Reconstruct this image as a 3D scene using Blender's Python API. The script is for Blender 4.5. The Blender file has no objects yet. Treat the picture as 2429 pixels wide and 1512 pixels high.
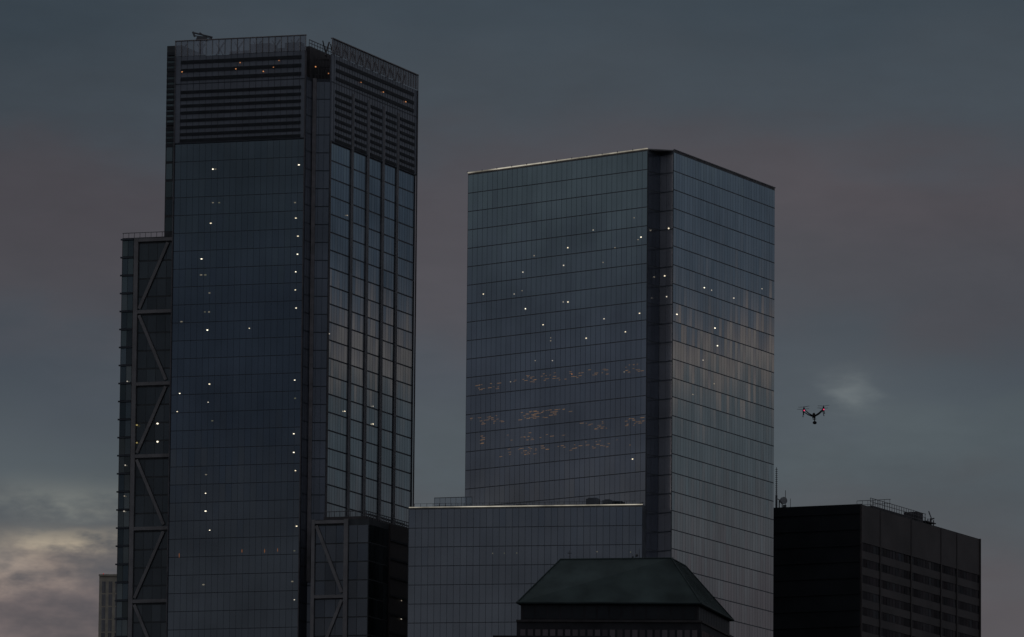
import bpy, math, random
from mathutils import Vector, Matrix
random.seed(7)
scene = bpy.context.scene
COL = bpy.context.collection

# ------------------------------------------------------------------ helpers
def lin(c):
    r = []
    for v in c:
        v = v / 255.0
        r.append(v / 12.92 if v <= 0.04045 else ((v + 0.055) / 1.055) ** 2.4)
    return (r[0], r[1], r[2], 1.0)

def new_mat(name):
    m = bpy.data.materials.new(name)
    m.use_nodes = True
    nt = m.node_tree
    for n in list(nt.nodes):
        nt.nodes.remove(n)
    out = nt.nodes.new('ShaderNodeOutputMaterial')
    return m, nt, out

def surf(name, col, rough=0.6, metal=0.0, noise=0.25, scale=0.5, bump=0.0, spec=0.3):
    """weathered opaque material: colour broken up by noise"""
    m, nt, out = new_mat(name)
    b = nt.nodes.new('ShaderNodeBsdfPrincipled')
    tc = nt.nodes.new('ShaderNodeTexCoord')
    nz = nt.nodes.new('ShaderNodeTexNoise')
    nz.inputs['Scale'].default_value = scale
    nz.inputs['Detail'].default_value = 6
    nt.links.new(tc.outputs['Object'], nz.inputs['Vector'])
    mr = nt.nodes.new('ShaderNodeMapRange')
    mr.inputs['From Min'].default_value = 0.3
    mr.inputs['From Max'].default_value = 0.7
    mr.inputs['To Min'].default_value = 1 - noise
    mr.inputs['To Max'].default_value = 1 + noise
    nt.links.new(nz.outputs['Fac'], mr.inputs['Value'])
    mx = nt.nodes.new('ShaderNodeVectorMath')
    mx.operation = 'SCALE'
    mx.inputs[0].default_value = col[:3]
    nt.links.new(mr.outputs['Result'], mx.inputs['Scale'])
    nt.links.new(mx.outputs[0], b.inputs['Base Color'])
    b.inputs['Roughness'].default_value = rough
    b.inputs['Metallic'].default_value = metal
    b.inputs['Specular IOR Level'].default_value = spec
    nt.links.new(b.outputs[0], out.inputs[0])
    return m

def glass(name, base, tint, fac, rough=0.04, var=0.12, see=0.0, patch=0.15):
    """coated curtain-wall glass: dark interior + mirror-like coat, every pane a little different"""
    m, nt, out = new_mat(name)
    geo = nt.nodes.new('ShaderNodeNewGeometry')
    mr = nt.nodes.new('ShaderNodeMapRange')
    mr.inputs['To Min'].default_value = 1 - var
    mr.inputs['To Max'].default_value = 1 + var
    nt.links.new(geo.outputs['Random Per Island'], mr.inputs['Value'])
    tc = nt.nodes.new('ShaderNodeTexCoord')
    nz = nt.nodes.new('ShaderNodeTexNoise')
    nz.inputs['Scale'].default_value = 0.07
    nz.inputs['Detail'].default_value = 4
    nt.links.new(tc.outputs['Object'], nz.inputs['Vector'])
    m3 = nt.nodes.new('ShaderNodeMapRange')
    m3.inputs['From Min'].default_value = 0.3
    m3.inputs['From Max'].default_value = 0.7
    m3.inputs['To Min'].default_value = 1 - patch
    m3.inputs['To Max'].default_value = 1 + patch
    nt.links.new(nz.outputs['Fac'], m3.inputs['Value'])
    mu = nt.nodes.new('ShaderNodeMath'); mu.operation = 'MULTIPLY'
    nt.links.new(mr.outputs[0], mu.inputs[0]); nt.links.new(m3.outputs[0], mu.inputs[1])
    def scaled(c):
        s = nt.nodes.new('ShaderNodeVectorMath')
        s.operation = 'SCALE'
        s.inputs[0].default_value = c[:3]
        nt.links.new(mu.outputs[0], s.inputs['Scale'])
        return s.outputs[0]
    d = nt.nodes.new('ShaderNodeBsdfDiffuse')
    nt.links.new(scaled(base), d.inputs['Color'])
    g = nt.nodes.new('ShaderNodeBsdfGlossy')
    g.inputs['Roughness'].default_value = rough
    nt.links.new(scaled(tint), g.inputs['Color'])
    mix = nt.nodes.new('ShaderNodeMixShader')
    mix.inputs[0].default_value = fac
    src = d.outputs[0]
    if see > 0:
        t = nt.nodes.new('ShaderNodeBsdfTransparent')
        t.inputs['Color'].default_value = (0.85, 0.85, 0.88, 1)
        m2 = nt.nodes.new('ShaderNodeMixShader')
        m2.inputs[0].default_value = see
        nt.links.new(d.outputs[0], m2.inputs[1])
        nt.links.new(t.outputs[0], m2.inputs[2])
        src = m2.outputs[0]
    nt.links.new(src, mix.inputs[1])
    nt.links.new(g.outputs[0], mix.inputs[2])
    nt.links.new(mix.outputs[0], out.inputs[0])
    return m

def lamp_mat(name, col, strength, noise=False):
    m, nt, out = new_mat(name)
    e = nt.nodes.new('ShaderNodeEmission')
    e.inputs['Color'].default_value = (*col, 1)
    e.inputs['Strength'].default_value = strength
    if noise:
        tc = nt.nodes.new('ShaderNodeTexCoord')
        nz = nt.nodes.new('ShaderNodeTexNoise')
        nz.inputs['Scale'].default_value = 0.12
        nz.inputs['Detail'].default_value = 4
        nt.links.new(tc.outputs['Object'], nz.inputs['Vector'])
        mr = nt.nodes.new('ShaderNodeMapRange')
        mr.inputs['From Min'].default_value = 0.35
        mr.inputs['From Max'].default_value = 0.65
        mr.inputs['To Min'].default_value = strength * 0.35
        mr.inputs['To Max'].default_value = strength * 1.3
        nt.links.new(nz.outputs['Fac'], mr.inputs['Value'])
        nt.links.new(mr.outputs['Result'], e.inputs['Strength'])
    nt.links.new(e.outputs[0], out.inputs[0])
    return m

class MB:
    """mesh builder in world metres"""
    def __init__(self):
        self.v = []; self.f = []; self.m = []
    def poly(self, pts, m=0):
        i = len(self.v)
        self.v += [tuple(p) for p in pts]
        self.f.append(list(range(i, i + len(pts))))
        self.m.append(m)
    def hexa(self, c, m=0):
        i = len(self.v)
        self.v += [tuple(p) for p in c]
        for q in ((0,3,2,1),(4,5,6,7),(0,1,5,4),(1,2,6,5),(2,3,7,6),(3,0,4,7)):
            self.f.append([i + k for k in q]); self.m.append(m)
    def prism(self, xy, z0, z1, m=0):
        n = len(xy); i = len(self.v)
        self.v += [(p[0], p[1], z0) for p in xy] + [(p[0], p[1], z1) for p in xy]
        for k in range(n):
            self.f.append([i+k, i+(k+1) % n, i+n+(k+1) % n, i+n+k]); self.m.append(m)
        self.f.append([i+n+k for k in range(n)]); self.m.append(m)
        self.f.append([i+k for k in reversed(range(n))]); self.m.append(m)
    def tube(self, a, b, r0, r1=None, m=0, n=8):
        r1 = r0 if r1 is None else r1
        a = Vector(a); b = Vector(b); d = (b - a).normalized()
        u = d.orthogonal().normalized(); w = d.cross(u)
        i = len(self.v)
        for c, r in ((a, r0), (b, r1)):
            for k in range(n):
                t = 2 * math.pi * k / n
                self.v.append(tuple(c + u * (r * math.cos(t)) + w * (r * math.sin(t))))
        for k in range(n):
            self.f.append([i+k, i+(k+1) % n, i+n+(k+1) % n, i+n+k]); self.m.append(m)
        self.f.append([i+k for k in reversed(range(n))]); self.m.append(m)
        self.f.append([i+n+k for k in range(n)]); self.m.append(m)
    def ball(self, c, rx, ry, rz, m=0, nu=12, nv=8):
        i = len(self.v)
        for a in range(nv + 1):
            ph = math.pi * a / nv
            for b in range(nu):
                th = 2 * math.pi * b / nu
                self.v.append((c[0] + rx*math.sin(ph)*math.cos(th), c[1] + ry*math.sin(ph)*math.sin(th), c[2] + rz*math.cos(ph)))
        for a in range(nv):
            for b in range(nu):
                self.f.append([i+a*nu+b, i+(a+1)*nu+b, i+(a+1)*nu+(b+1) % nu, i+a*nu+(b+1) % nu]); self.m.append(m)
    def obj(self, name, mats, parent=None, base=(0, 0, 0), label=None, smooth=False):
        me = bpy.data.meshes.new(name)
        me.from_pydata([(x-base[0], y-base[1], z-base[2]) for x, y, z in self.v], [], self.f)
        for mt in (mats if isinstance(mats, (list, tuple)) else [mats]):
            me.materials.append(mt)
        me.polygons.foreach_set('material_index', self.m)
        if smooth:
            me.polygons.foreach_set('use_smooth', [True]*len(self.f))
        me.update()
        o = bpy.data.objects.new(name, me)
        COL.objects.link(o)
        if parent is not None:
            o.parent = parent
        else:
            o.location = base
        if label: o["label"] = label
        return o

def thing(name, base, label, category):
    e = bpy.data.objects.new(name, None)
    e.location = base
    e["label"] = label; e["category"] = category
    COL.objects.link(e)
    return e

class Face:
    """a facade: s metres along, z metres up, o metres outwards"""
    def __init__(self, P, Q):
        self.P = Vector((P[0], P[1])); self.Q = Vector((Q[0], Q[1]))
        d = self.Q - self.P
        self.L = d.length; self.d = d / self.L
        self.n = Vector((self.d.y, -self.d.x))
    def pt(self, s, z, o=0.0):
        p = self.P + self.d * s + self.n * o
        return (p.x, p.y, z)
    def box(self, b, s0, s1, z0, z1, o0, o1, m=0):
        b.hexa([self.pt(s0,z0,o0), self.pt(s1,z0,o0), self.pt(s1,z0,o1), self.pt(s0,z0,o1),
                self.pt(s0,z1,o0), self.pt(s1,z1,o0), self.pt(s1,z1,o1), self.pt(s0,z1,o1)], m)
    def beam(self, b, s0, z0, s1, z1, w, o0, o1, m=0):
        d = Vector((s1-s0, z1-z0)).normalized(); n = Vector((-d.y, d.x)) * w / 2
        c = [(s0-n.x, z0-n.y), (s1-n.x, z1-n.y), (s1+n.x, z1+n.y), (s0+n.x, z0+n.y)]
        b.hexa([self.pt(s, z, o0) for s, z in c] + [self.pt(s, z, o1) for s, z in c], m)
    def panes(self, b, s0, s1, ztop, zbot, pw, ph, gs, gz, tilt=0.0015, o=0.05, m=0):
        nc = max(1, round((s1 - s0) / pw)); w = (s1 - s0) / nc
        z = ztop
        while z > zbot + 0.5:
            zl = max(z - ph, zbot)
            for i in range(nc):
                a0 = s0 + i*w + gs/2; a1 = s0 + (i+1)*w - gs/2
                t1 = random.gauss(0, tilt); t2 = random.gauss(0, tilt)
                hw = (a1-a0)/2; hh = (z-gz-zl)/2
                b.poly([self.pt(a0, zl, o - t1*hw - t2*hh), self.pt(a1, zl, o + t1*hw - t2*hh),
                        self.pt(a1, z-gz, o + t1*hw + t2*hh), self.pt(a0, z-gz, o - t1*hw + t2*hh)], m)
            z = zl

# ------------------------------------------------------------------ materials
M_frame = surf('dark_mullion_metal', (0.055, 0.062, 0.078), 0.5, 0.0)  # mullion tone lifted to stand in for distance haze
M_frameB = surf('dark_bronze_frame', (0.10, 0.108, 0.125), 0.5, 0.0)  # frame colour raised too, haze put into the tone
M_louver = surf('charcoal_louver', (0.038, 0.042, 0.05), 0.6)
M_slate = surf('slate_spandrel_panel', (0.165, 0.178, 0.215), 0.4, 0.0, 0.15, 0.2, spec=0.5)
M_steel = surf('grey_painted_steel', (0.225, 0.212, 0.218), 0.5, 0.0, 0.2, 0.3)
M_steel2 = surf('grey_steel_fin', (0.30, 0.29, 0.305), 0.4, 0.0, 0.15, 0.3)
M_sidebk = surf('dark_truss_wall', (0.06, 0.064, 0.070), 0.5)  # dark neutral wall colour of the braced volumes
M_black = surf('black_steel_cladding', (0.018, 0.020, 0.024), 0.55, 0.0, 0.3, 0.15)
M_brown = surf('dark_brown_steel_cladding', (0.064, 0.052, 0.051), 0.5, 0.0, 0.3, 0.12)
M_copper = surf('dark_patina_copper', (0.05, 0.068, 0.066), 0.65, 0.0, 0.4, 0.15, spec=0.15)
M_copper2 = surf('dark_patina_seam', (0.038, 0.05, 0.05), 0.65, 0.0, 0.35, 0.12, spec=0.15)
M_stone = surf('dark_granite_wall', (0.034, 0.032, 0.036), 0.7, 0.0, 0.25, 0.3, spec=0.15)
M_darkroof = surf('roof_plant_metal', (0.07, 0.062, 0.066), 0.6)
M_beige = surf('beige_brick', (0.50, 0.44, 0.36), 0.8, 0.0, 0.2, 0.6)
M_ant = surf('antenna_grey_metal', (0.12, 0.12, 0.13), 0.5)
M_recess = surf('recess_mullion', (0.10, 0.108, 0.13), 0.5)

G_A = glass('blue_tower_glass', (0.020, 0.027, 0.038), (0.90, 0.96, 1.0), 0.21, 0.05, 0.04)
G_AR = glass('clear_blue_tower_glass', (0.022, 0.028, 0.038), (0.88, 0.95, 1.0), 0.43, 0.05, 0.06)
G_notch = glass('slate_recess_glass', (0.15, 0.16, 0.195), (0.95, 0.97, 1.0), 0.10, 0.1, 0.06)  # recess glass with a raised base colour, paler than the tower faces
G_B = glass('silver_blue_glass', (0.02, 0.026, 0.034), (0.95, 0.98, 1.0), 0.41, 0.05, 0.035)
G_BR = glass('silver_glass', (0.022, 0.026, 0.032), (0.97, 0.99, 1.0), 0.56, 0.05, 0.07, patch=0.08)
G_BP = glass('grey_podium_glass', (0.032, 0.035, 0.041), (0.93, 0.96, 1.0), 0.33, 0.06, 0.04)
G_side = glass('green_side_glass', (0.034, 0.04, 0.042), (0.9, 1.0, 0.97), 0.15, 0.08, 0.45)
G_crown = glass('fritted_crown_glass', (0.15, 0.137, 0.142), (0.95, 0.93, 1.0), 0.28, 0.1, 0.12, see=0.4)
G_dark = glass('office_band_window', (0.034, 0.031, 0.033), (0.95, 0.93, 1.0), 0.03, 0.08, 0.45)
G_bay = glass('bay_window', (0.11, 0.10, 0.095), (0.95, 0.93, 1.0), 0.12, 0.1, 0.3)

L_whites = [lamp_mat('white_ceiling_lamp', (1.0, 0.90, 0.70), 1.9),
            lamp_mat('warm_ceiling_lamp', (1.0, 0.86, 0.62), 1.2),
            lamp_mat('soft_ceiling_lamp', (1.0, 0.90, 0.74), 0.7)]
L_faint = [lamp_mat('faint_white_lamp', (1, .9, .75), 0.45), lamp_mat('faint_warm_lamp', (1, .85, .66), 0.27)]
L_dim = [lamp_mat('dim_ceiling_lamp', (1.0, 0.9, 0.7), 0.16), lamp_mat('dimmer_ceiling_lamp', (0.95, 0.95, 0.7), 0.10)]
L_orange = [lamp_mat('orange_work_lamp', (1.0, 0.42, 0.17), 0.65), lamp_mat('faint_orange_work_lamp', (1.0, 0.40, 0.17), 0.4)]
L_yellow = lamp_mat('yellow_ceiling_lamp', (1.0, 0.8, 0.3), 0.28)
L_glow = lamp_mat('warm_dash_glow', (1.0, 0.62, 0.37), 0.17)  # dim warm emission for the dashes on the left face
L_strip = lamp_mat('parapet_light_strip', (1.0, 0.93, 0.76), 0.40, noise=True)
L_red = lamp_mat('red_navigation_lamp', (1.0, 0.06, 0.18), 1.1)

def lamps(face, elev, pts, parent, base, mat, w, h, name='ceiling_lamp', o=0.12):
    """small faceted lamps at the glass line; pts are elevation-drawing positions"""
    fr = abs(face.n.y)
    for (x, y) in pts:
        s, z = elev(x, y)
        b = MB()
        q = random.uniform(0.75, 1.1)
        ws = w * q / max(0.35, fr); hq = h * random.uniform(0.8, 1.15)
        n = 8; ring = []
        for k in range(n):
            t = 2*math.pi*k/n + 0.3
            ring.append((s + ws/2*math.cos(t), z + hq/2*math.sin(t)))
        front = [face.pt(a, c, o) for a, c in ring]; back = [face.pt(a, c, o-0.05) for a, c in ring]
        b.poly(front)
        for k in range(n):
            b.poly([back[k], back[(k+1) % n], front[(k+1) % n], front[k]])
        mt = random.choice(mat) if isinstance(mat, list) else mat
        b.obj(name, mt, parent, base)

def elevation(face, l, r, ztop):
    """facade drawing sheet -> (s, z); l, r = (x, y, m per unit, lean) of the two upper corners"""
    def f(x, y):
        xl = l[0] + (y-l[1])*l[3]; xr = r[0] + (y-r[1])*r[3]
        u = (x-xl)/(xr-xl)
        z = (1-u)*(ztop-(y-l[1])*l[2]) + u*(ztop-(y-r[1])*r[2])
        return u*face.L, z
    return f

# ================================================================== TOWER A (louvred crown, braced sides)
A1=(-80.2,1737.9); A2=(-48.9,1728.3); A3=(-43.3,1731.8); A4=(-23.6,1779.7)
baseA=(-58.0,1755.0,0.0)
TA = thing('skyscraper', baseA, 'tall dark blue glass skyscraper with louvred crown and braced sides', 'skyscraper')
fL = Face(A1, A2); fR = Face(A3, A4)
N1 = fL.P + fL.d*fL.L + fR.d*4.0; N1=(N1.x, N1.y)
DECK = 319.3
b = MB()
b.prism([A1, A2, N1, A3, A4, (-58.0,1790.0)], 0, DECK)
b.obj('tower_body', M_frame, TA, baseA)
ZG = 304.4
b = MB(); fL.panes(b, 0.25, fL.L-0.25, ZG, 170, 1.52, 4.27, 0.06, 0.15, tilt=0.0010)
b.obj('curtain_wall', G_A, TA, baseA, 'dark blue glass front with faint storey lines')
b = MB(); fR.panes(b, 0.6, fR.L-0.4, ZG, 205, 1.52, 4.27, 0.10, 0.36, tilt=0.0025)
b.obj('curtain_wall', G_AR, TA, baseA, 'glass side with strong dark storey lines')
fN = Face(N1, A3)
b = MB(); fN.panes(b, 0.1, fN.L-0.05, DECK-0.5, 170, 1.3, 4.27, 0.08, 0.25)
fNs = Face(A2, N1)
fNs.panes(b, 0.1, 3.9, DECK-0.5, 170, 1.3, 4.27, 0.08, 0.3)
b.obj('recess_glazing', G_notch, TA, baseA)
b = MB(); fN.box(b, 0.0, 0.85, 200, DECK, 0.15, 0.9)
b.obj('corner_column', surf('dull_corner_column', (0.22,0.20,0.21),0.5), TA, baseA)
# slate louvre storeys
b = MB()
fL.box(b, 0.0, fL.L, ZG, 325.3, 0.02, 0.25, 0)
fR.box(b, 0.0, fR.L, ZG, 325.3, 0.02, 0.25, 0)
for z in (ZG+0.05, 318.6):
    fL.box(b, 0.0, fL.L, z, z+0.2, 0.25, 0.32, 1); fR.box(b, 0.0, fR.L, z, z+0.2, 0.25, 0.32, 1)
for f in (fL, fR):
    n = int(f.L/1.52)
    for i in range(n+1):
        s = i*f.L/n
        f.box(b, max(0, s-0.04), s+0.04, ZG+0.3, 325.3, 0.25, 0.3, 1)
b.obj('louvre_storey_wall', [M_slate, M_frame], TA, baseA)
FINS = [u*fR.L for u in (0.25, 0.43, 0.608, 0.775)]
for f in (fL, fR):
    for z in (323.9, 321.9, 319.9, 316.7, 315.05, 313.4, 311.75, 309.9, 308.25, 306.6, 305.1):
        hh = 0.72 if z < 319 else 0.85
        if f is fL: segs = [(1.5, f.L-1.2)]
        elif z > 319: segs = [(2.6, f.L-2.4)]
        else:
            e = [2.4] + FINS + [f.L-1.6]
            segs = [(a + (1.15 if i else 0), c - (1.15 if i < 4 else 0)) for i, (a, c) in enumerate(zip(e[:-1], e[1:]))]
        for s0, s1 in segs:
            b = MB()
            for k in range(4):
                zz = z - hh/2 + k*hh/4
                f.box(b, s0, s1, zz, zz+hh/4-0.06, 0.31, 0.44-0.02*k, 0)
            f.box(b, s0, s1, z-hh/2, z+hh/2, 0.25, 0.305, 0)
            b.obj('louvre', M_louver, TA, baseA)
# crown screens
M_fin = surf('crown_fin_metal',(0.28,0.255,0.258),0.5)
for f in (fL, fR):
    b = MB(); f.panes(b, 0.1, f.L-0.1, 329, 325.4, 1.52, 3.6, 0.05, 0.0, tilt=0.002, o=0.2)
    b.obj('crown_glass_screen', G_crown, TA, baseA)
    b = MB()
    n = int(f.L/1.52)
    for i in range(n+1):
        s = min(max(i*f.L/n, 0.1), f.L-0.1)
        f.box(b, s-0.05, s+0.05, 325.4, 329.1, 0.25, 0.5)
    f.box(b, 0, f.L, 329.0, 329.18, -0.05, 0.6)
    b.obj('crown_fins', M_fin, TA, baseA)
    b = MB()
    for i in range(0, n+1, 3):
        s = i*f.L/n
        if s + 2.5 > f.L: break
        f.beam(b, s, 325.0, s+2.3, 328.6, 0.25, -1.6, -1.3)
        f.beam(b, s+2.3, 325.0, s, 328.6, 0.2, -2.2, -2.0)
    f.box(b, 0, f.L, 319.3, 325.0, -0.4, 0.0)
    b.obj('screen_bracing', M_darkroof, TA, baseA)
# roof plant
b = MB()
pa = fL.P + fL.d*10 + fR.d*8; pb = fL.P + fL.d*31 + fR.d*6; pc = pb + fR.d*36; pd = pa + fR.d*34
b.prism([tuple(pa), tuple(pb), tuple(pc), tuple(pd)], DECK, 327.6)
p2 = fL.P + fL.d*17 + fR.d*4
b.prism([tuple(p2), tuple(p2+fL.d*5), tuple(p2+fL.d*5+fR.d*4), tuple(p2+fR.d*4)], DECK, 328.4)
p3 = fL.P + fL.d*26 + fR.d*3
b.prism([tuple(p3), tuple(p3+fL.d*4), tuple(p3+fL.d*4+fR.d*2), tuple(p3+fR.d*2)], DECK, 328.1)
b.obj('roof_plant_room', M_darkroof, TA, baseA)
fP = Face(tuple(pb), tuple(pc))
b = MB()
for i in range(0, 12):
    fP.box(b, i*1.6, i*1.6+0.12, 327.6, 329.2, -0.3, -0.2)
fP.box(b, 0, 18, 329.1, 329.25, -0.32, -0.18); fP.box(b, 0, 18, 328.35, 328.45, -0.32, -0.18)
b.obj('roof_railing', M_ant, TA, baseA)
b = MB()
for i in range(6):
    fN.box(b, 0.1+i*0.75, 0.3+i*0.75, DECK, 325.5-0.3*i, -3.5, -3.2)
for z in (320.8, 322.6, 324.4):
    fN.box(b, 0, 4.2, z, z+0.25, -3.6, -3.3)
b.obj('recess_steelwork', M_darkroof, TA, baseA)
# roof maintenance crane
b = MB()
c = fL.P + fL.d*4.6 - fL.n*5
cx, cy = c.x, c.y
b.tube((cx, cy, DECK), (cx, cy, 330.0), 0.55)
b.hexa([(cx-1.3,cy-.6,329.9),(cx+1.8,cy-.6,329.9),(cx+1.8,cy+.6,329.9),(cx-1.3,cy+.6,329.9),
        (cx-.9,cy-.5,331.1),(cx+1.1,cy-.5,330.9),(cx+1.1,cy+.5,330.9),(cx-.9,cy+.5,331.1)])
b.tube((cx-1.9,cy,331.9),(cx+2.7,cy,330.8),0.2)
b.tube((cx-1.7,cy,331.2),(cx+2.6,cy,330.5),0.12)
b.tube((cx-2.0,cy,332.1),(cx-1.5,cy,330.9),0.24)
b.tube((cx-.4,cy,331.9),(cx+1.4,cy,330.7),0.16)
b.obj('maintenance_crane', M_ant, TA, baseA)
# vertical steel fins of the side
for s in FINS:
    b = MB()
    fR.box(b, s-0.26, s+0.22, 200, 317.9, 0.06, 0.10, 1)
    fR.box(b, s-0.46, s-0.26, 200, 317.9, 0.105, 0.42, 0)
    fR.box(b, s+0.22, s+0.42, 200, 317.9, 0.105, 0.42, 0)
    b.obj('steel_fin', [M_steel2, M_slate], TA, baseA)
b = MB()
fR.box(b, 0.0, 0.5, 200, ZG, 0.02, 0.3); fR.box(b, fR.L-0.35, fR.L, 200, 325.3, 0.26, 0.5)
fL.box(b, fL.L-0.25, fL.L, 170, 325.3, 0.26, 0.45); fL.box(b, 0, 0.22, 170, 325.3, 0.26, 0.45)
b.obj('edge_trim', surf('edge_trim_metal',(0.12,0.11,0.12),0.5), TA, baseA)

# ---- braced side volume
S0=(-92.5,1746.6)
fS = Face(S0, (S0[0]+fL.d.x*14, S0[1]+fL.d.y*14))
ZS = 284.4
def back(p, f, k):
    q = Vector((p[0], p[1])) + f.d*k
    return (q.x, q.y)
e0 = fS.pt(0,0); e1 = fS.pt(13.6,0); e2 = fS.pt(10.5,0)
b = MB()
b.prism([e0[:2], e1[:2], back(e1, fR, 42), back(e0, fR, 42)], 0, ZS-1.2)
b.prism([e2[:2], fS.pt(14.2,0)[:2], back(fS.pt(14.2,0), fR, 40), back(e2, fR, 40)], ZS-1.2, 329)
b.obj('braced_side_volume', M_sidebk, TA, baseA)
b = MB(); fS.panes(b, 0.1, 2.9, ZS-1.3, 170, 1.4, 4.3, 0.1, 0.55, tilt=0.01)
b.obj('side_glazing', G_side, TA, baseA, 'greenish glass strip with floor ledges')
z = ZS-1.3
while z > 180:
    b = MB()
    fS.box(b, -0.25, 2.95, z-0.5, z-0.15, 0.1, 0.55); z -= 4.3
    b.obj('floor_ledge', M_frame, TA, baseA)
b = MB(); fS.panes(b, 4.3, 13.5, 282, 170, 2.3, 4.3, 0.12, 0.4, tilt=0.004, o=0.03)
b.obj('side_glazing', glass('dark_truss_glass',(0.036,0.040,0.044),(0.95,1,1),0.09,0.15,0.15), TA, baseA, 'dark glass behind the steel bracing')  # plain dark glass tone
b = MB()
fS.panes(b, 10.7, 13.9, 327, 284.4, 1.5, 4.3, 0.1, 0.6, tilt=0.004)
b.obj('side_glazing', G_side, TA, baseA, 'narrow strip of dark glass')
for k in range(18):
    b = MB()
    fS.box(b, 10.6, 14.1, 304.6+k*1.3, 305.3+k*1.3, 0.1, 0.35)
    b.obj('louvre', M_louver, TA, baseA)
beams = [282.5 - 17.2*k for k in range(0, 7)]
def brace(f, sa, sb, smax, zs, ztop, first_right, parent, base):
    b = MB()
    f.box(b, sa-1.15, sa-0.1, 165, ztop, 0.1, 0.6)
    b.obj('truss_column', M_steel, parent, base)
    for z in zs:
        b = MB(); f.box(b, sa-0.1, smax, z-0.4, z+0.4, 0.1, 0.55); b.obj('truss_beam', M_steel, parent, base)
    right = first_right
    for z0, z1 in zip(zs[:-1], zs[1:]):
        b = MB()
        s_a, s_b = (sb, sa+0.3) if right else (sa+0.3, sb)
        f.beam(b, s_a, z0-0.8, s_b, z1+0.8, 0.72, 0.1, 0.5)
        b.obj('truss_diagonal', M_steel, parent, base)
        right = not right
brace(fS, 4.3, 11.6, 13.4, beams, 283.0, True, TA, baseA)
b = MB()
for i in range(8):
    fS.box(b, 0.1+i*1.4, 0.2+i*1.4, ZS-1.2, ZS, -0.2, -0.1)
fS.box(b, 0, 10.4, ZS-0.1, ZS+0.05, -0.25, -0.05)
b.obj('roof_railing', M_steel, TA, baseA)

# ---- braced low wing
Lp=(-46.0,1719.0); Mp=(-32.7,1715.0); Np2=(-15.0,1757.0)
ZW = 213.0
fW = Face(Lp, Mp); fW2 = Face(Mp, Np2)
b = MB(); b.prism([Lp, Mp, Np2, (-26,1762), (-44,1733)], 0, ZW)
b.obj('low_wing', M_sidebk, TA, baseA)
b = MB(); fW.panes(b, 0.8, fW.L-0.1, ZW-1.2, 170, 2.4, 4.3, 0.12, 0.3, tilt=0.004)
b.obj('wing_glazing', glass('wing_glass',(0.034,0.038,0.046),(0.95,0.97,1),0.14,0.1,0.15), TA, baseA)
b = MB(); fW2.panes(b, 0.3, 11, ZW-1.0, 170, 2.4, 4.3, 0.1, 0.35, tilt=0.004)
b.obj('wing_glazing', glass('wing_side_glass',(0.013,0.017,0.019),(0.85,0.97,1),0.09,0.1,0.3), TA, baseA)
b = MB()
fW2.box(b, 11.5, 24, 170, ZW, 0.05, 0.4)
b.obj('wing_cladding', M_brown, TA, baseA)
z = ZW-4
while z > 180:
    b = MB(); fW2.box(b, 11.5, 24, z, z+0.5, 0.41, 0.6); z -= 4.3
    b.obj('floor_ledge', M_louver, TA, baseA)
zs = [212.4, 195.0, 177.6]
b = MB(); fW.box(b, 8.0, 9.0, 165, ZW, 0.1, 0.6); b.obj('truss_column', M_steel, TA, baseA)
b = MB(); fW.box(b, 0.1, 0.9, 165, ZW, 0.1, 0.6); b.obj('truss_column', M_steel, TA, baseA)
for z in zs:
    b = MB(); fW.box(b, 0.9, 8.0, z-0.38, z+0.38, 0.1, 0.55); b.obj('truss_beam', M_steel, TA, baseA)
b = MB(); fW.beam(b, 1.2, 211.6, 7.6, 195.9, 0.72, 0.1, 0.5); b.obj('truss_diagonal', M_steel, TA, baseA)
b = MB(); fW.beam(b, 7.6, 194.2, 1.2, 178.4, 0.72, 0.1, 0.5); b.obj('truss_diagonal', M_steel, TA, baseA)
fWr = Face((-43.5,1728.0), (-33.5,1725.0)); fWr2 = Face((-33.5,1725.0), (-22.0,1752.0))
b = MB()
for f in (fWr, fWr2):
    f.box(b, 0, f.L, ZW, ZW+1.8, -0.2, 0, 0)
    i = 0
    while i*1.3 < f.L:
        f.box(b, i*1.3, i*1.3+0.1, ZW+1.8, ZW+3.0, -0.15, -0.05, 1); i += 1
    f.box(b, 0, f.L, ZW+2.95, ZW+3.1, -0.2, 0, 1)
b.obj('roof_railing', [M_darkroof, M_ant], TA, baseA)
b = MB()
for i in range(15):
    fW2.box(b, 0.2+i*1.4, 0.3+i*1.4, ZW, ZW+1.1, -0.2, -0.1)
fW2.box(b, 0, 21, ZW+1.1, ZW+1.2, -0.22, -0.08)
b.obj('roof_railing', M_ant, TA, baseA)

# ---- lamps
eL = elevation(fL, (417,100,.1003,-.0156), (728,85,.0997,-.0112), 329)
eR = elevation(fR, (785,92,.1002,-.0134), (989,180,.1029,-.0107), 329)
eS = lambda x, y: ((x-(290-(y-553)*.0175))*.1, ZS-(y-553)*.1003)
lamps(fL, eL, [(506,405),(710,395),(501,534),(703,522),(708,565),(479,619),(493,788),(498,916),(699,1034),
  (699,1078),(703,1121),(706,1252),(489,1216),(707,608)], TA, baseA, L_whites[:2], 0.46, 0.27)
lamps(fL, eL, [(703,650),(702,693),(704,736),(593,784),(701,907),(427,938),(495,959),(489,1174),
  (499,1261),(701,1425),(421,981)], TA, baseA, L_whites, 0.36, 0.22)
lamps(fL, eL, [(497,745),(431,768),(702,950),(490,1130),(478,657),(498,700),(506,485),(484,1389),(696,1382),(521,485),(701,1310),(505,1003),(487,745),(488,657),(512,405),(701,485)],
  TA, baseA, L_dim, 0.6, 0.3)
lamps(fL, eL, [(434,173),(562,166),(572,151),(627,172),(651,162),(664,146)], TA, baseA, L_orange, 0.34, 0.24, 'work_lamp', o=0.6)
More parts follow.
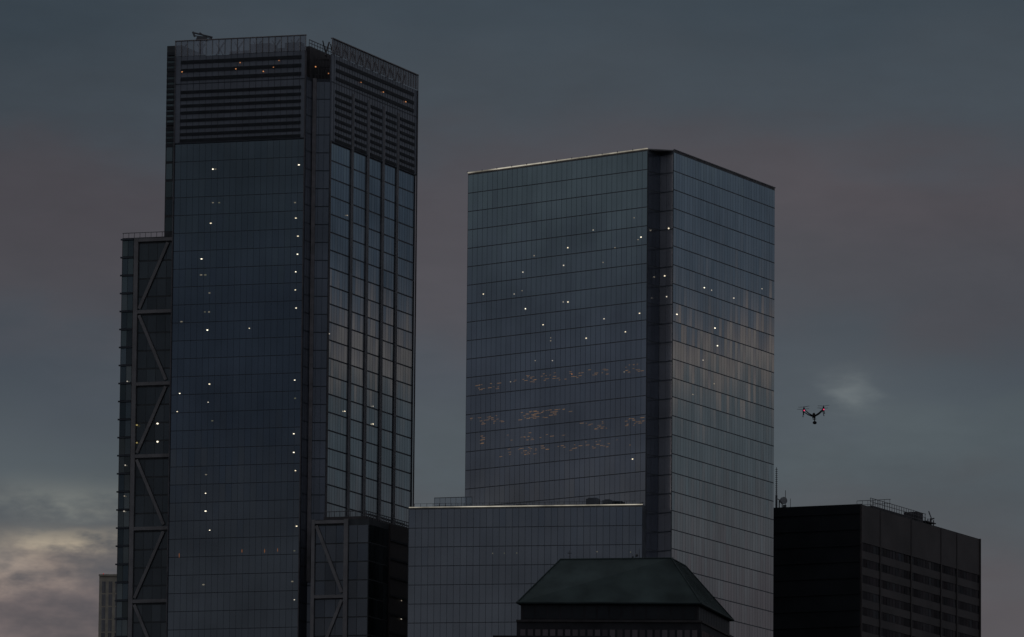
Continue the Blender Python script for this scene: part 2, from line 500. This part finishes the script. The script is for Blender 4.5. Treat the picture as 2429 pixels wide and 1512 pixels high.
lamps(fL, eL, [(426,1320),(576,1310),(630,1310),(661,1308)], TA, baseA, lamp_mat('dim_orange_lamp',(1,.4,.2),0.16), 0.18, 1.0, 'work_lamp')
lamps(fR, eR, [(850,197),(903,220),(957,243)], TA, baseA, L_orange, 0.26, 0.24, 'work_lamp', o=0.6)
lamps(fN, lambda x, y: ((x-745)*0.1, 329-(y-88)*.1), [(748,150),(779,166)], TA, baseA, L_orange, 0.35, 0.3, 'work_lamp', o=-3.1)
lamps(fR, eR, [(814,978),(881,1008)], TA, baseA, L_whites, 0.30, 0.28, o=0.3)
lamps(fR, eR, [(820,514),(778,795),(881,966)], TA, baseA, L_faint, 0.26, 0.25, o=0.3)
lamps(fS, eS, [(378,1010),(378,1053)], TA, baseA, L_whites[0], 0.55, 0.32)
lamps(fS, eS, [(329,1013),(329,1055)], TA, baseA, L_yellow, 0.5, 0.4, o=0.85)
lamps(fS, eS, [(304,908),(299,1107),(297,1180),(296,1216)], TA, baseA, L_faint, 0.45, 0.3, o=0.6)
lamps(fW2, lambda x, y: ((x-870)*.235, ZW-(y-1238)*.1), [(945,1411),(945,1454)], TA, baseA, L_faint, 0.26, 0.22, o=0.75)

# ================================================================== TOWER B
B1=(-10.6,1726.6); B2=(30.9,1690.6); B3=(36.8,1692.0); B4=(62.0,1744.4)
baseB=(28.0,1735.0,0.0)
TB = thing('skyscraper', baseB, 'sharp-edged silver glass skyscraper with lit parapet and low podium', 'skyscraper')
ZB = 296.2
gL = Face(B1, B2); gR = Face(B3, B4)
NB = (33.8,1694.4)
b = MB(); b.prism([B1, B2, NB, B3, B4, (17.0,1779.0)], 0, ZB-0.3)
b.obj('tower_body', M_frameB, TB, baseB)
b = MB(); gL.panes(b, 0.1, gL.L-0.1, ZB-0.35, 210, 1.52, 4.37, 0.08, 0.20, tilt=0.0009)
b.obj('curtain_wall', G_B, TB, baseB)
b = MB(); gR.panes(b, 0.1, gR.L-0.1, ZB-0.35, 175, 1.52, 4.37, 0.08, 0.24, tilt=0.0030)
b.obj('curtain_wall', G_BR, TB, baseB)
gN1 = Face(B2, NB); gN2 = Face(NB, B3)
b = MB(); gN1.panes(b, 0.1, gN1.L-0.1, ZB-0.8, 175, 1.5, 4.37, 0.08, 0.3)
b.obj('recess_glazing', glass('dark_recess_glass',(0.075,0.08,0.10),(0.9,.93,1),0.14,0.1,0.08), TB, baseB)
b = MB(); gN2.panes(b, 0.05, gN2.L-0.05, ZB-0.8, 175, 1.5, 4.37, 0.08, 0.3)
b.obj('recess_glazing', glass('brightened_recess_glass',(0.31,0.30,0.32),(0.95,.95,1),0.3,0.1,0.1), TB, baseB)  # pale base colour stands in for sky reflection the recess blocks
b = MB(); b.prism([B1, B2, B3, B4, (17.0,1779.0)], ZB-0.28, ZB)
b.obj('roof_slab', surf('pale_roof_edge',(0.2,0.19,0.19),0.6), TB, baseB)
b = MB(); gL.box(b, 0.1, gL.L, ZB-0.05, ZB+0.15, 0.02, 0.3)
b.obj('parapet_light', L_strip, TB, baseB, 'thin glowing white light strip')
b = MB()
n = 0
while n*4.6 < gL.L:
    gL.box(b, n*4.6, n*4.6+0.12, ZB-0.02, ZB+0.35, 0.31, 0.4); n += 1
gR.box(b, 0, gR.L, ZB-0.0, ZB+0.22, 0.02, 0.2)
b.obj('parapet_trim', M_ant, TB, baseB)
# podium
Q1=(-23.3,1698.4); Q2=(30.2,1688.8)
ZP=213.6
gP = Face(Q1, Q2)
b = MB(); b.prism([Q1, Q2, (31.8,1693.0), (32,1715), (-14,1735)], 0, ZP-0.1)
b.obj('podium_body', M_frameB, TB, baseB)
b = MB(); gP.panes(b, 0.1, gP.L-0.1, ZP-0.35, 175, 1.52, 4.37, 0.08, 0.17, tilt=0.0009)
b.obj('podium_glazing', G_BP, TB, baseB)
b = MB(); gP.box(b, 0.1, gP.L, ZP-0.08, ZP+0.08, 0.02, 0.3)
b.obj('parapet_light', L_strip, TB, baseB, 'thin glowing white light strip')
gPr = Face((-17.6,1711.5), (-8.0,1708.5))
b = MB()
for k in range(8):
    gPr.box(b, k*1.3, k*1.3+0.1, ZP, ZP+3.9, -0.1, 0)
gPr.box(b, 0, 9.2, ZP+3.8, ZP+3.95, -0.12, 0.02); gPr.box(b, 0, 9.2, ZP+2.0, ZP+2.1, -0.1, 0)
b.obj('terrace_screen', M_ant, TB, baseB)
b = MB(); gPr.panes(b, 0, 9.1, ZP+3.8, ZP, 1.3, 3.8, 0.1, 0, o=0.0)
b.obj('terrace_glass', glass('terrace_screen_glass',(0.03,0.035,0.04),(0.9,1,1),0.3,0.1,0.1,see=0.7), TB, baseB)
for s0, s1, h in ((23.8,27.0,0.7),(40.5,43.5,2.0),(44.3,46.5,1.6),(34,36,0.5)):
    b = MB()
    gP.box(b, s0, s1, ZP-0.1, ZP+h, -6, -4)
    gP.box(b, s0+0.4, s1-0.5, ZP+h, ZP+h+0.25, -5.6, -4.4)
    b.obj('terrace_plant', M_frameB, TB, baseB)
b = MB()
for k in range(36):
    gP.box(b, 1+k*1.45, 1.08+k*1.45, ZP-0.1, ZP+1.0, -1.6, -1.5)
gP.box(b, 1, 52.5, ZP+1.0, ZP+1.06, -1.6, -1.5)
b.obj('terrace_railing', M_frameB, TB, baseB)

hL = elevation(gL, (1110,411,.0997,-.0115), (1537,353,.0976,-.0083), ZB)
hR = elevation(gR, (1597,356,.0978,-.0065), (1838,447,.1003,-.0038), ZB)
hP = lambda x, y: ((x-(970-(y-1204)*.03))*0.0968, ZP-(y-1200)*.0974)
lamps(gL, hL, [(1349,589),(1339,631),(1242,647),(1147,699),(1349,718),(1248,734),(1290,772),(1434,758),
  (1517,745),(1392,804),(1484,789),(1521,564),(1500,1090)], TB, baseB, L_whites, 0.30, 0.28)
lamps(gL, hL, [(1269,608),(1460,589),(1432,624),(1271,857),(1312,857),(1481,884),(1212,907),(1308,810),(1308,803),(1338,718),(1409,547),(1514,570),
  (1505,518),(1221,699),(1240,691)], TB, baseB, L_faint, 0.24, 0.24)
lamps(gL, hL, [(1358,889)], TB, baseB, L_orange, 0.25, 0.3)
lamps(gR, hR, [(1668,684),(1738,709),(1604,747),(1693,780),(1699,822)], TB, baseB, L_whites, 0.27, 0.28)
lamps(gR, hR, [(1806,687),(1665,856),(1691,912),(1641,937),(1685,690)], TB, baseB, L_faint, 0.24, 0.24)
lamps(gN2, lambda x, y: ((x-1566)*.12, ZB-(y-356)*.0977), [(1588,542),(1579,654),(1584,704)], TB, baseB, L_whites[1:], 0.3, 0.3)
lamps(gP, hP, [(1170,1311),(1198,1311),(1228,1311),(1420,1310),(1500,1312)], TB, baseB, L_dim, 0.25, 0.25)
# clusters of dim warm emissive dashes set just proud of the glass
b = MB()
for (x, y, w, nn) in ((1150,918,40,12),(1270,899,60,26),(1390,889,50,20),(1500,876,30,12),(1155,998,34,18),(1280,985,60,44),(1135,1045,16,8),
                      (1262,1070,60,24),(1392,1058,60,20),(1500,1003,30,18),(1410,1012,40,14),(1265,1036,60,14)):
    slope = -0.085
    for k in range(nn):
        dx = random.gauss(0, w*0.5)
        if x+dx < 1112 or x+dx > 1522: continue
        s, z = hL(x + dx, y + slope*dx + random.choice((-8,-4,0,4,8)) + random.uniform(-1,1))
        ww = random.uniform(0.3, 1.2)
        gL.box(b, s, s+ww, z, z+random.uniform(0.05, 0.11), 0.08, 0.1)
o = b.obj('warm_dashes', L_glow, TB, baseB); o["kind"] = "stuff"

# ================================================================== C copper mastaba roof tower
baseC=(23.0,1478.0,0.0)
TC = thing('office_tower', baseC, 'granite office tower with truncated dark green copper roof', 'office tower')
T=[(10.1,1474.9),(32.0,1471.0),(35.1,1484.0),(13.4,1488.0)]
E=[(1.5,1463.0),(37.7,1461.5),(45.0,1491.8),(8.8,1493.3)]
ZE=166.0; ZT=176.0
b = MB()
for k in range(4):
    k2=(k+1)%4
    b.poly([(*E[k],ZE),(*E[k2],ZE),(*T[k2],ZT),(*T[k],ZT)],0)
b.poly([(*t,ZT) for t in T],0); b.poly([(*t,ZE) for t in reversed(E)],0)
b.obj('copper_roof', M_copper, TC, baseC)
b = MB()
for k in (0,1):
    k2=(k+1)%4
    e0=Vector((*E[k],ZE)); e1=Vector((*E[k2],ZE)); t0=Vector((*T[k],ZT)); t1=Vector((*T[k2],ZT))
    nrm=(e1-e0).cross(t0-e0).normalized()
    eh=(e1-e0); el=eh.length; ed=eh/el
    a=(t0-e0).dot(ed); c2=(t1-e0).dot(ed)
    n=int(el/1.2)
    up=(t0-e0)-ed*a
    for i in range(1,n):
        s=el*i/n
        fr = s/a if s<a else (1 if s<=c2 else (el-s)/(el-c2))
        fr=max(0.03,min(1,fr))
        p0=e0+ed*s+nrm*0.03; p1=p0+up*fr
        b.tube(p0,p1,0.05,n=4)
for k in range(4):
    e0=Vector((*E[k],ZE)); t0=Vector((*T[k],ZT)); b.tube(e0+Vector((0,0,.1)),t0+Vector((0,0,.1)),0.14,n=6)
    t1=Vector((*T[(k+1)%4],ZT)); b.tube(t0,t1,0.2,n=6)
    e1=Vector((*E[(k+1)%4],ZE)); b.tube(e0,e1,0.26,n=6)
b.obj('roof_seams', M_copper2, TC, baseC)
def inset(P, k):
    c=Vector((23.2,1477.4)); r=[]
    for p in P:
        v=Vector(p); d=(v-c); r.append(tuple(c+d*(1-k/d.length)))
    return r
Ei=inset(E,0.9); Eo=inset(E,-0.05)
b = MB(); b.prism(Ei, 162.4, 165.99); b.prism(Eo, 0, 162.4)
b.prism([(-3.2,1460.5),(20,1459.5),(20,1475),(-1,1476)],0,159.2)
b.obj('granite_body', M_stone, TC, baseC)
f0=Face(Eo[0],Eo[1]); f1=Face(Eo[1],Eo[2])
b = MB()
for f in (f0,f1):
    f.panes(b, 0.5, f.L-0.5, 161.6, 140, 1.45, 3.9, 0.45, 0.9, tilt=0.003)
b.obj('window_band', glass('reddish_tower_window',(0.05,0.035,0.037),(1,.85,.85),0.10,0.1,0.3), TC, baseC)
g0=Face(Ei[0],Ei[1]); g1=Face(Ei[1],Ei[2])
b = MB()
for g in (g0,g1):
    g.panes(b, 0.4, g.L-0.4, 165.6, 162.9, 2.4, 2.7, 0.4, 0.1, tilt=0.003)
b.obj('attic_louvre_band', M_black, TC, baseC)
b = MB()
for f in (f0,f1):
    f.box(b, -0.1, f.L+0.1, 162.2, 162.6, 0.0, 0.3)
b.obj('ledge', surf('ledge_stone',(0.05,0.043,0.044),0.7), TC, baseC)
b = MB()
for x,y,h in ((11.9,1480,2.4),(24.4,1480,1.9),(25.8,1479,2.8),(26.6,1480,1.3),(32.5,1478,1.1)):
    b.tube((x,y,ZT),(x,y,ZT+h),0.09,0.06)
b.tube((11.5,1480,ZT+1.9),(12.3,1480,ZT+1.9),0.08); b.ball((25.3,1480,ZT+1.6),0.32,0.32,0.36); b.ball((24.5,1480,ZT+1.3),0.22,0.22,0.25)
b.tube((26.3,1480,ZT),(26.3,1480,ZT+0.8),0.3)
b.obj('antenna_mast', M_ant, TC, baseC)

# ================================================================== D black steel tower
baseD=(85.0,1820.0,0.0)
TD = thing('office_tower', baseD, 'black steel office tower with banded windows and roof railings', 'office tower')
D1=(52.0,1798.4); D2=(84.2,1784.3); D3=(117.3,1853.3); ZD=226.0
b = MB(); b.prism([D1,D2,D3,(85.1,1867.4)],0,ZD)
b.obj('tower_body', M_black, TD, baseD)
d0=Face(D1,D2); d1=Face(D2,D3)
b = MB()
d1.box(b, 0.3, d1.L-0.3, 216.8, ZD-0.2, 0.03, 0.25)
d1.box(b, 0.0, 0.3, 160, ZD, 0.03, 0.5)
d1.box(b, d1.L-0.3, d1.L, 160, ZD, 0.03, 0.5)
b.obj('attic_cladding', M_brown, TD, baseD)
z=216.8
while z>180:
    z-=3.9
    b = MB()
    d1.box(b, 0.3, d1.L-0.3, z, z+1.9, 0.03, 0.16)
    b.obj('spandrel_band', M_brown, TD, baseD)
cols=[0.16*d1.L,0.415*d1.L,0.665*d1.L,0.8*d1.L]
M_dcol=surf('dull_brown_column', (0.052,0.043,0.042), 0.55, 0, 0.25, 0.1)
for c in cols:
    b = MB(); d1.box(b, c-0.3, c+0.3, 160, ZD-0.3, 0.165, 0.34); b.obj('facade_column', M_dcol, TD, baseD)
zz=216.8
while zz>182:
    segs=[0.4]+cols+[d1.L-0.4]
    for a,c in zip(segs[:-1],segs[1:]):
        b = MB()
        d1.panes(b, a+0.5 if a>1 else a, c-0.5, zz-0.05, zz-1.95, 1.9, 1.9, 0.2, 0.0, tilt=0.02, o=0.08)
        b.obj('window_band', G_dark, TD, baseD)
    zz-=3.9
z=ZD-1.5
while z>180:
    b = MB()
    d0.box(b, 0, d0.L, z-0.8, z, 0.02, 0.2); z-=3.9
    b.obj('spandrel_band', M_black, TD, baseD)
b = MB()
r0=Face((87.5,1800.0),(103.5,1833.0))
for k in range(24):
    r0.box(b, k*1.5, k*1.5+0.1, ZD, ZD+3.4, -0.1, 0)
for dz in (1.6,2.5,3.4): r0.box(b, 0, 35, ZD+dz, ZD+dz+0.1, -0.12, 0.02)
b.tube((84.5,1806,ZD+3.4),(92.5,1802,ZD+3.4),0.07); b.tube((84.5,1806,ZD+2.4),(92.5,1802,ZD+2.4),0.05)
for k in range(7): b.tube((84.5+k*1.3,1806-.65*k,ZD),(84.5+k*1.3,1806-.65*k,ZD+3.4),0.05)
b.obj('roof_railing', M_ant, TD, baseD)
b = MB()
r0.box(b, 4, 32, ZD, ZD+2.0, -6, -1.2)
r0.box(b, 30.5, 34, ZD, ZD+3.6, -4, -0.5)
r0.box(b, 35, 41, ZD+1.6, ZD+1.85, -3, 0.2)
for k in range(4): r0.box(b, 35.3+k*1.8, 35.5+k*1.8, ZD, ZD+2.6, -0.5, -0.3)
b.obj('roof_plant_room', M_darkroof, TD, baseD)
b = MB()
b.tube((104.3,1838,ZD),(104.3,1838,ZD+3.2),0.25); b.tube((104.6,1838,ZD+2.8),(103.8,1838,ZD+5.0),0.14); b.tube((104.3,1838,ZD+3),(105.2,1838,ZD+3.2),0.18)
b.obj('roof_crane', M_ant, TD, baseD)
b = MB()
b.tube((64.5,1796,ZD),(64.5,1796,ZD+3.4),0.26); b.tube((64.5,1796,ZD+3.4),(64.5,1796,ZD+10.2),0.13,0.08)
for k in range(13): b.tube((64.2,1796,ZD+3.7+k*0.5),(64.8,1796,ZD+3.7+k*0.5),0.06,n=5)
b.tube((66.7,1796,ZD),(66.7,1796,ZD+4.6),0.07); b.tube((67.9,1796,ZD),(67.9,1796,ZD+2.6),0.06); b.tube((65.2,1796,ZD),(65.2,1796,ZD+2.2),0.14)
b.tube((64.5,1796,ZD+2.6),(65.4,1796,ZD+2.2),0.09)
b.hexa([(66.1,1795.6,ZD),(66.9,1795.6,ZD),(66.9,1796.4,ZD),(66.1,1796.4,ZD),(66.1,1795.6,ZD+1.0),(66.9,1795.6,ZD+1.0),(66.9,1796.4,ZD+1.0),(66.1,1796.4,ZD+1.0)])
b.obj('antenna_mast', M_ant, TD, baseD)
b = MB()
b.tube((66.0,1795.6,ZD+2.0),(66.35,1795.0,ZD+2.0),0.85,0.9,n=18); b.tube((65.5,1796.2,ZD+2.0),(66.0,1795.6,ZD+2.0),0.4,0.85,n=18)
b.tube((65.9,1796.0,ZD),(65.9,1796.0,ZD+1.5),0.12)
b.obj('satellite_dish', surf('dish_grey',(0.3,0.3,0.31),0.5), TD, baseD)

# ================================================================== E beige tower
baseE=(-96.0,1908.0,0.0)
TE = thing('apartment_tower', baseE, 'slim beige brick tower with tall dark window bays', 'apartment tower')
E1=(-105.1,1900.0); E2=(-86.0,1896.5)
k0=Face(E1,E2); ZEE=220.3
b = MB(); b.prism([E1,E2,(-82,1915),(-101.5,1918)],0,ZEE)
b.obj('brick_body', M_beige, TE, baseE)
s=0.75
while s<18:
    b = MB()
    k0.panes(b, s, s+1.0, ZEE-1.4, 180, 0.5, 3.3, 0.06, 0.35, tilt=0.002, o=0.04)
    b.obj('window_bay', G_bay, TE, baseE)
    s+=1.75
b = MB(); k0.box(b, -0.1, k0.L, ZEE-0.35, ZEE+0.1, 0.03, 0.3)
b.obj('cornice', M_beige, TE, baseE)
b = MB(); k0.box(b, 1.0, 1.25, ZEE+0.1, ZEE+0.3, 0.1, 0.3); b.obj('warning_lamp', lamp_mat('dim_red_lamp',(1,.1,.1),0.3), TE, baseE)

# ================================================================== drone
dc=Vector((8.8,215.0,34.2)); baseDr=tuple(dc)
DR = thing('drone', baseDr, 'dark camera drone hovering with red arm lights', 'drone')
M_carbon=surf('dark_carbon_fibre',(0.014,0.014,0.016),0.4,spec=0.2); M_shell=surf('grey_drone_shell',(0.055,0.05,0.047),0.5,spec=0.2)
ROLL=math.radians(-3.5)
def W(x,y,z):
    return (dc.x+x*math.cos(ROLL)+z*math.sin(ROLL),dc.y+y,dc.z-x*math.sin(ROLL)+z*math.cos(ROLL))
b = MB(); b.ball(W(0,0,0.0),0.058,0.17,0.055); b.ball(W(0,-0.09,0.035),0.040,0.1,0.040); b.tube(W(-.03,.05,-.05),W(-.03,-.07,-.055),0.020); b.tube(W(.03,.05,-.05),W(.03,-.07,-.055),0.020)
b.obj('drone_body', M_shell, DR, baseDr, smooth=True)
for sy in (-0.26, 0.24):
    for sx in (-1,1):
        x0=0.285*sx
        zt=0.205
        b=MB(); b.tube(W(0.03*sx,sy*0.25,-0.01),W(0.15*sx,sy*0.6,0.055),0.020,0.017); b.tube(W(0.15*sx,sy*0.6,0.055),W(x0,sy,zt-0.035),0.017,0.013)
        b.obj('arm', M_carbon, DR, baseDr)
        b=MB(); b.tube(W(x0,sy,zt-0.06),W(x0,sy,zt+0.01),0.024); b.tube(W(x0,sy,zt+0.01),W(x0,sy,zt+0.035),0.009)
        b.obj('motor', M_carbon, DR, baseDr)
        b=MB(); b.tube(W(x0,sy,zt-0.055),W(x0+0.02*sx,sy,zt-0.19),0.013,0.010); b.ball(W(x0+0.02*sx,sy,zt-0.19),0.016,0.016,0.012)
        b.obj('landing_leg', M_carbon, DR, baseDr)
        ang=0.25*sx+sy*0.8
        ca,sa=math.cos(ang),math.sin(ang)
        b=MB()
        for sg in (-1,1):
            pts=[(0.01,-0.010),(0.05,-0.020),(0.17,-0.009),(0.17,0.008),(0.05,0.018),(0.01,0.010)]
            top=[W(x0+sg*(p*ca-q*sa),sy+sg*(p*sa+q*ca),zt+0.034+0.012*p/0.17) for p,q in pts]
            bot=[(x,y,z-0.007) for x,y,z in top]
            b.poly(top); b.poly(list(reversed(bot)))
            for k in range(6): b.poly([bot[k],bot[(k+1)%6],top[(k+1)%6],top[k]])
        b.tube(W(x0,sy,zt+0.028),W(x0,sy,zt+0.044),0.013)
        b.obj('propeller', M_carbon, DR, baseDr)
        if sy<0:
            b=MB(); b.ball(W(x0,sy-0.03,zt-0.075),0.019,0.015,0.019); b.obj('navigation_lamp', L_red, DR, baseDr)
b=MB(); b.tube(W(0.005,-.08,-.05),W(0.01,-.08,-.18),0.016); b.tube(W(-.045,-.08,-.11),W(.06,-.08,-.11),0.012); b.obj('gimbal', M_carbon, DR, baseDr)
b=MB(); b.ball(W(0.01,-.08,-.215),0.062,0.06,0.048); b.tube(W(0.01,-.12,-.215),W(0.01,-.16,-.217),0.032,n=12); b.obj('camera_pod', M_carbon, DR, baseDr, smooth=True)

# ================================================================== ground and river
M_ground=surf('city_asphalt',(0.05,0.05,0.05),0.9,0,0.3,0.01)
b=MB(); S=40000
b.poly([(-S,-S,0),(S,-S,0),(S,S,0),(-S,S,0)]); o=b.obj('ground',M_ground); o["kind"]="structure"
b=MB(); b.poly([(-S,-60,0.05),(S,-60,0.05),(S,1150,0.05),(-S,1150,0.05)])
o=b.obj('river',surf('river_water',(0.01,0.015,0.02),0.12,0,0.2,0.02,spec=0.5)); o["kind"]="structure"

# ================================================================== sky
w=bpy.data.worlds.new("World"); scene.world=w; w.use_nodes=True
try:
    w.cycles.sampling_method='MANUAL'; w.cycles.sample_map_resolution=256
except Exception: pass
nt=w.node_tree
for n in list(nt.nodes): nt.nodes.remove(n)
out=nt.nodes.new('ShaderNodeOutputWorld'); bg=nt.nodes.new('ShaderNodeBackground')
bg.inputs['Strength'].default_value=0.1
nt.links.new(bg.outputs[0],out.inputs[0])
tc=nt.nodes.new('ShaderNodeTexCoord'); sep=nt.nodes.new('ShaderNodeSeparateXYZ')
nt.links.new(tc.outputs['Generated'],sep.inputs[0])
def sock(inp,v):
    if isinstance(v,(int,float)): inp.default_value=v
    else: nt.links.new(v,inp)
def mth(op,a,b_=None,c=None,clamp=False):
    n=nt.nodes.new('ShaderNodeMath'); n.operation=op; n.use_clamp=clamp
    sock(n.inputs[0],a)
    if b_ is not None: sock(n.inputs[1],b_)
    if c is not None: sock(n.inputs[2],c)
    return n.outputs[0]
az0=mth('MULTIPLY',mth('ARCTAN2',sep.outputs[0],sep.outputs[1]),57.29578)
el0=mth('MULTIPLY',mth('ARCSINE',sep.outputs[2]),57.29578)
def noise(sx,sz,det,off,rough=0.5):
    mp=nt.nodes.new('ShaderNodeMapping'); mp.inputs['Scale'].default_value=(sx,sx,sz); mp.inputs['Location'].default_value=(off,off*.7,off*1.3)
    nt.links.new(tc.outputs['Generated'],mp.inputs['Vector'])
    n=nt.nodes.new('ShaderNodeTexNoise'); n.inputs['Scale'].default_value=1.0; n.inputs['Detail'].default_value=det; n.inputs['Roughness'].default_value=rough
    nt.links.new(mp.outputs[0],n.inputs['Vector']); return n.outputs['Fac']
n1=noise(30,60,2,1.0); n3=noise(70,200,4,4.0,0.55); n4=noise(16,50,2,15.0); n5=noise(130,330,4,21.0,0.55)
el=mth('ADD',el0,mth('MULTIPLY',mth('SUBTRACT',n1,0.5),1.3))
el=mth('ADD',el,mth('MULTIPLY',mth('SUBTRACT',n3,0.5),0.6))
azb=mth('ADD',az0,mth('MULTIPLY',mth('SUBTRACT',n3,0.5),1.2))
elb=mth('ADD',el0,mth('MULTIPLY',mth('SUBTRACT',n5,0.5),0.35))
def ramp(stops,fac):
    """stops: (elevation deg, sRGB)"""
    m=nt.nodes.new('ShaderNodeMapRange'); m.inputs['From Min'].default_value=0; m.inputs['From Max'].default_value=40
    sock(m.inputs['Value'],fac)
    r=nt.nodes.new('ShaderNodeValToRGB'); r.color_ramp.interpolation='EASE'
    cr=r.color_ramp
    while len(cr.elements)>1: cr.elements.remove(cr.elements[-1])
    cr.elements[0].position=stops[0][0]/40; cr.elements[0].color=lin(stops[0][1])
    for e_,c in stops[1:]:
        el_=cr.elements.new(e_/40); el_.color=lin(c)
    nt.links.new(m.outputs[0],r.inputs[0]); return r.outputs[0]
UP=(112,116,122)
front=ramp([(4,(88,84,87)),(6.2,(87,84,88)),(6.8,(82,86,91)),(7.4,(79,87,93)),(8.0,(75,82,90)),(8.7,(77,78,84)),(9.4,(76,76,82)),(10.1,(68,76,84)),(11,(61,71,80)),(22,UP)],el)
right=ramp([(4,(80,77,81)),(6.2,(80,77,82)),(6.9,(82,85,90)),(7.5,(78,88,95)),(7.80,(88,92,97)),(8.02,(124,117,113)),(8.25,(104,98,99)),(8.6,(74,82,93)),(9.3,(66,77,90)),(9.9,(72,83,93)),(11,(72,79,87)),(22,UP)],el)
left=ramp([(4,(72,76,84)),(6.9,(74,79,87)),(7.3,(67,76,90)),(8.2,(61,72,88)),(8.9,(67,80,93)),(9.6,(76,91,100)),(10.5,(73,87,94)),(22,UP)],el)
back_=ramp([(4,(76,80,88)),(6.6,(77,81,89)),(7.0,(74,79,88)),(7.6,(62,72,88)),(8.5,(62,72,88)),(9.3,(70,81,92)),(10.5,(72,80,88)),(22,UP)],el)
def mixc(f,a,b_,mode='MIX'):
    n=nt.nodes.new('ShaderNodeMix'); n.data_type='RGBA'; n.blend_type=mode
    sock(n.inputs[0],f)
    for s_,v in ((n.inputs[6],a),(n.inputs[7],b_)):
        if isinstance(v,tuple): s_.default_value=v
        else: nt.links.new(v,s_)
    return n.outputs[2]
def sstep(a,b_):
    m=nt.nodes.new('ShaderNodeMapRange'); m.interpolation_type='SMOOTHSTEP'
    m.inputs['From Min'].default_value=a; m.inputs['From Max'].default_value=b_
    nt.links.new(az0,m.inputs['Value']); return m.outputs[0]
c=mixc(sstep(12,32),front,right)
c=mixc(sstep(80,130),c,back_)
cl=mixc(sstep(-132,-112),back_,left)
cl=mixc(sstep(-75,-30),cl,front)
c=mixc(sstep(-31,-29),cl,c)
# local clouds (azimuth, elevation, half sizes, added radiance)
n5c=mth('ADD',0.1,mth('MULTIPLY',mth('SUBTRACT',n5,0.30),4.6))   # mottled break-up
n5c=mth('MAXIMUM',n5c,0.15)
for a0,e0,sx,sy,cc,br in ((2.64,7.93,.14,.09,(.052,.056,.051),0),(2.7,7.75,.9,.33,(.015,.019,.018),0),
   (-3.35,6.72,.42,.065,(.165,.130,.080),1),(-3.85,6.53,.45,.12,(.125,.092,.064),1),(-3.45,7.05,.5,.10,(.048,.046,.034),1),(-3.9,7.35,.7,.3,(.008,.009,.009),0),
   (-3.7,6.2,.7,.25,(.040,.027,.022),1),(2.6,9.5,1.5,.32,(.009,.003,.002),0),(-3.4,9.0,1.3,.55,(-.003,-.007,-.008),0),
   (-4.2,10.3,1.6,.9,(-.008,-.009,-.010),0),(-4.3,8.0,.8,.3,(-.009,-.009,-.008),0),(-0.5,8.7,.7,.6,(.008,.003,.003),0),(3.9,8.2,.8,.9,(-.008,-.008,-.008),0)):
    dx=mth('DIVIDE',mth('SUBTRACT',azb,a0),sx); dy=mth('DIVIDE',mth('SUBTRACT',elb,e0),sy)
    g=mth('EXPONENT',mth('MULTIPLY',mth('ADD',mth('MULTIPLY',dx,dx),mth('MULTIPLY',dy,dy)),-0.5))
    if br: g=mth('MULTIPLY',g,n5c)
    s=nt.nodes.new('ShaderNodeVectorMath'); s.operation='SCALE'; s.inputs[0].default_value=cc; nt.links.new(g,s.inputs['Scale'])
    ad=nt.nodes.new('ShaderNodeVectorMath'); ad.operation='ADD'; nt.links.new(c,ad.inputs[0]); nt.links.new(s.outputs[0],ad.inputs[1])
    c=ad.outputs[0]
mot=mth('ADD',0.75,mth('ADD',mth('MULTIPLY',n4,0.20),mth('ADD',mth('MULTIPLY',n3,0.20),mth('MULTIPLY',n5,0.12))))
s=nt.nodes.new('ShaderNodeVectorMath'); s.operation='SCALE'; nt.links.new(c,s.inputs[0]); nt.links.new(mth('MULTIPLY',mot,10.0),s.inputs['Scale'])
sky=nt.nodes.new('ShaderNodeTexSky'); sky.sky_type='NISHITA'; sky.sun_disc=False
sky.sun_elevation=math.radians(2.0); sky.sun_rotation=math.radians(250.0)
fin=mixc(0.985,sky.outputs[0],s.outputs[0])
nt.links.new(fin,bg.inputs['Color'])

sd=bpy.data.lights.new('sun','SUN'); sd.energy=0.03; sd.angle=math.radians(12); sd.color=(1,.88,.8)
so=bpy.data.objects.new('sun',sd); COL.objects.link(so)
dirv=Vector((math.sin(math.radians(250)),math.cos(math.radians(250)),math.tan(math.radians(4))))
so.rotation_euler=dirv.to_track_quat('Z','Y').to_euler()

# ================================================================== camera
cd=bpy.data.cameras.new('camera'); cam=bpy.data.objects.new('camera',cd); COL.objects.link(cam)
cd.sensor_width=36; cd.lens=17700/2429*36; cd.clip_start=1; cd.clip_end=120000
cam.location=(0,0,5)
R=Matrix.Rotation(math.pi/2+math.radians(8.46),3,'X') @ Matrix.Rotation(math.radians(0.51),3,'Z')
cam.rotation_euler=R.to_euler()
scene.camera=cam
scene.view_settings.view_transform='Standard'; scene.view_settings.look='None'; scene.view_settings.exposure=0
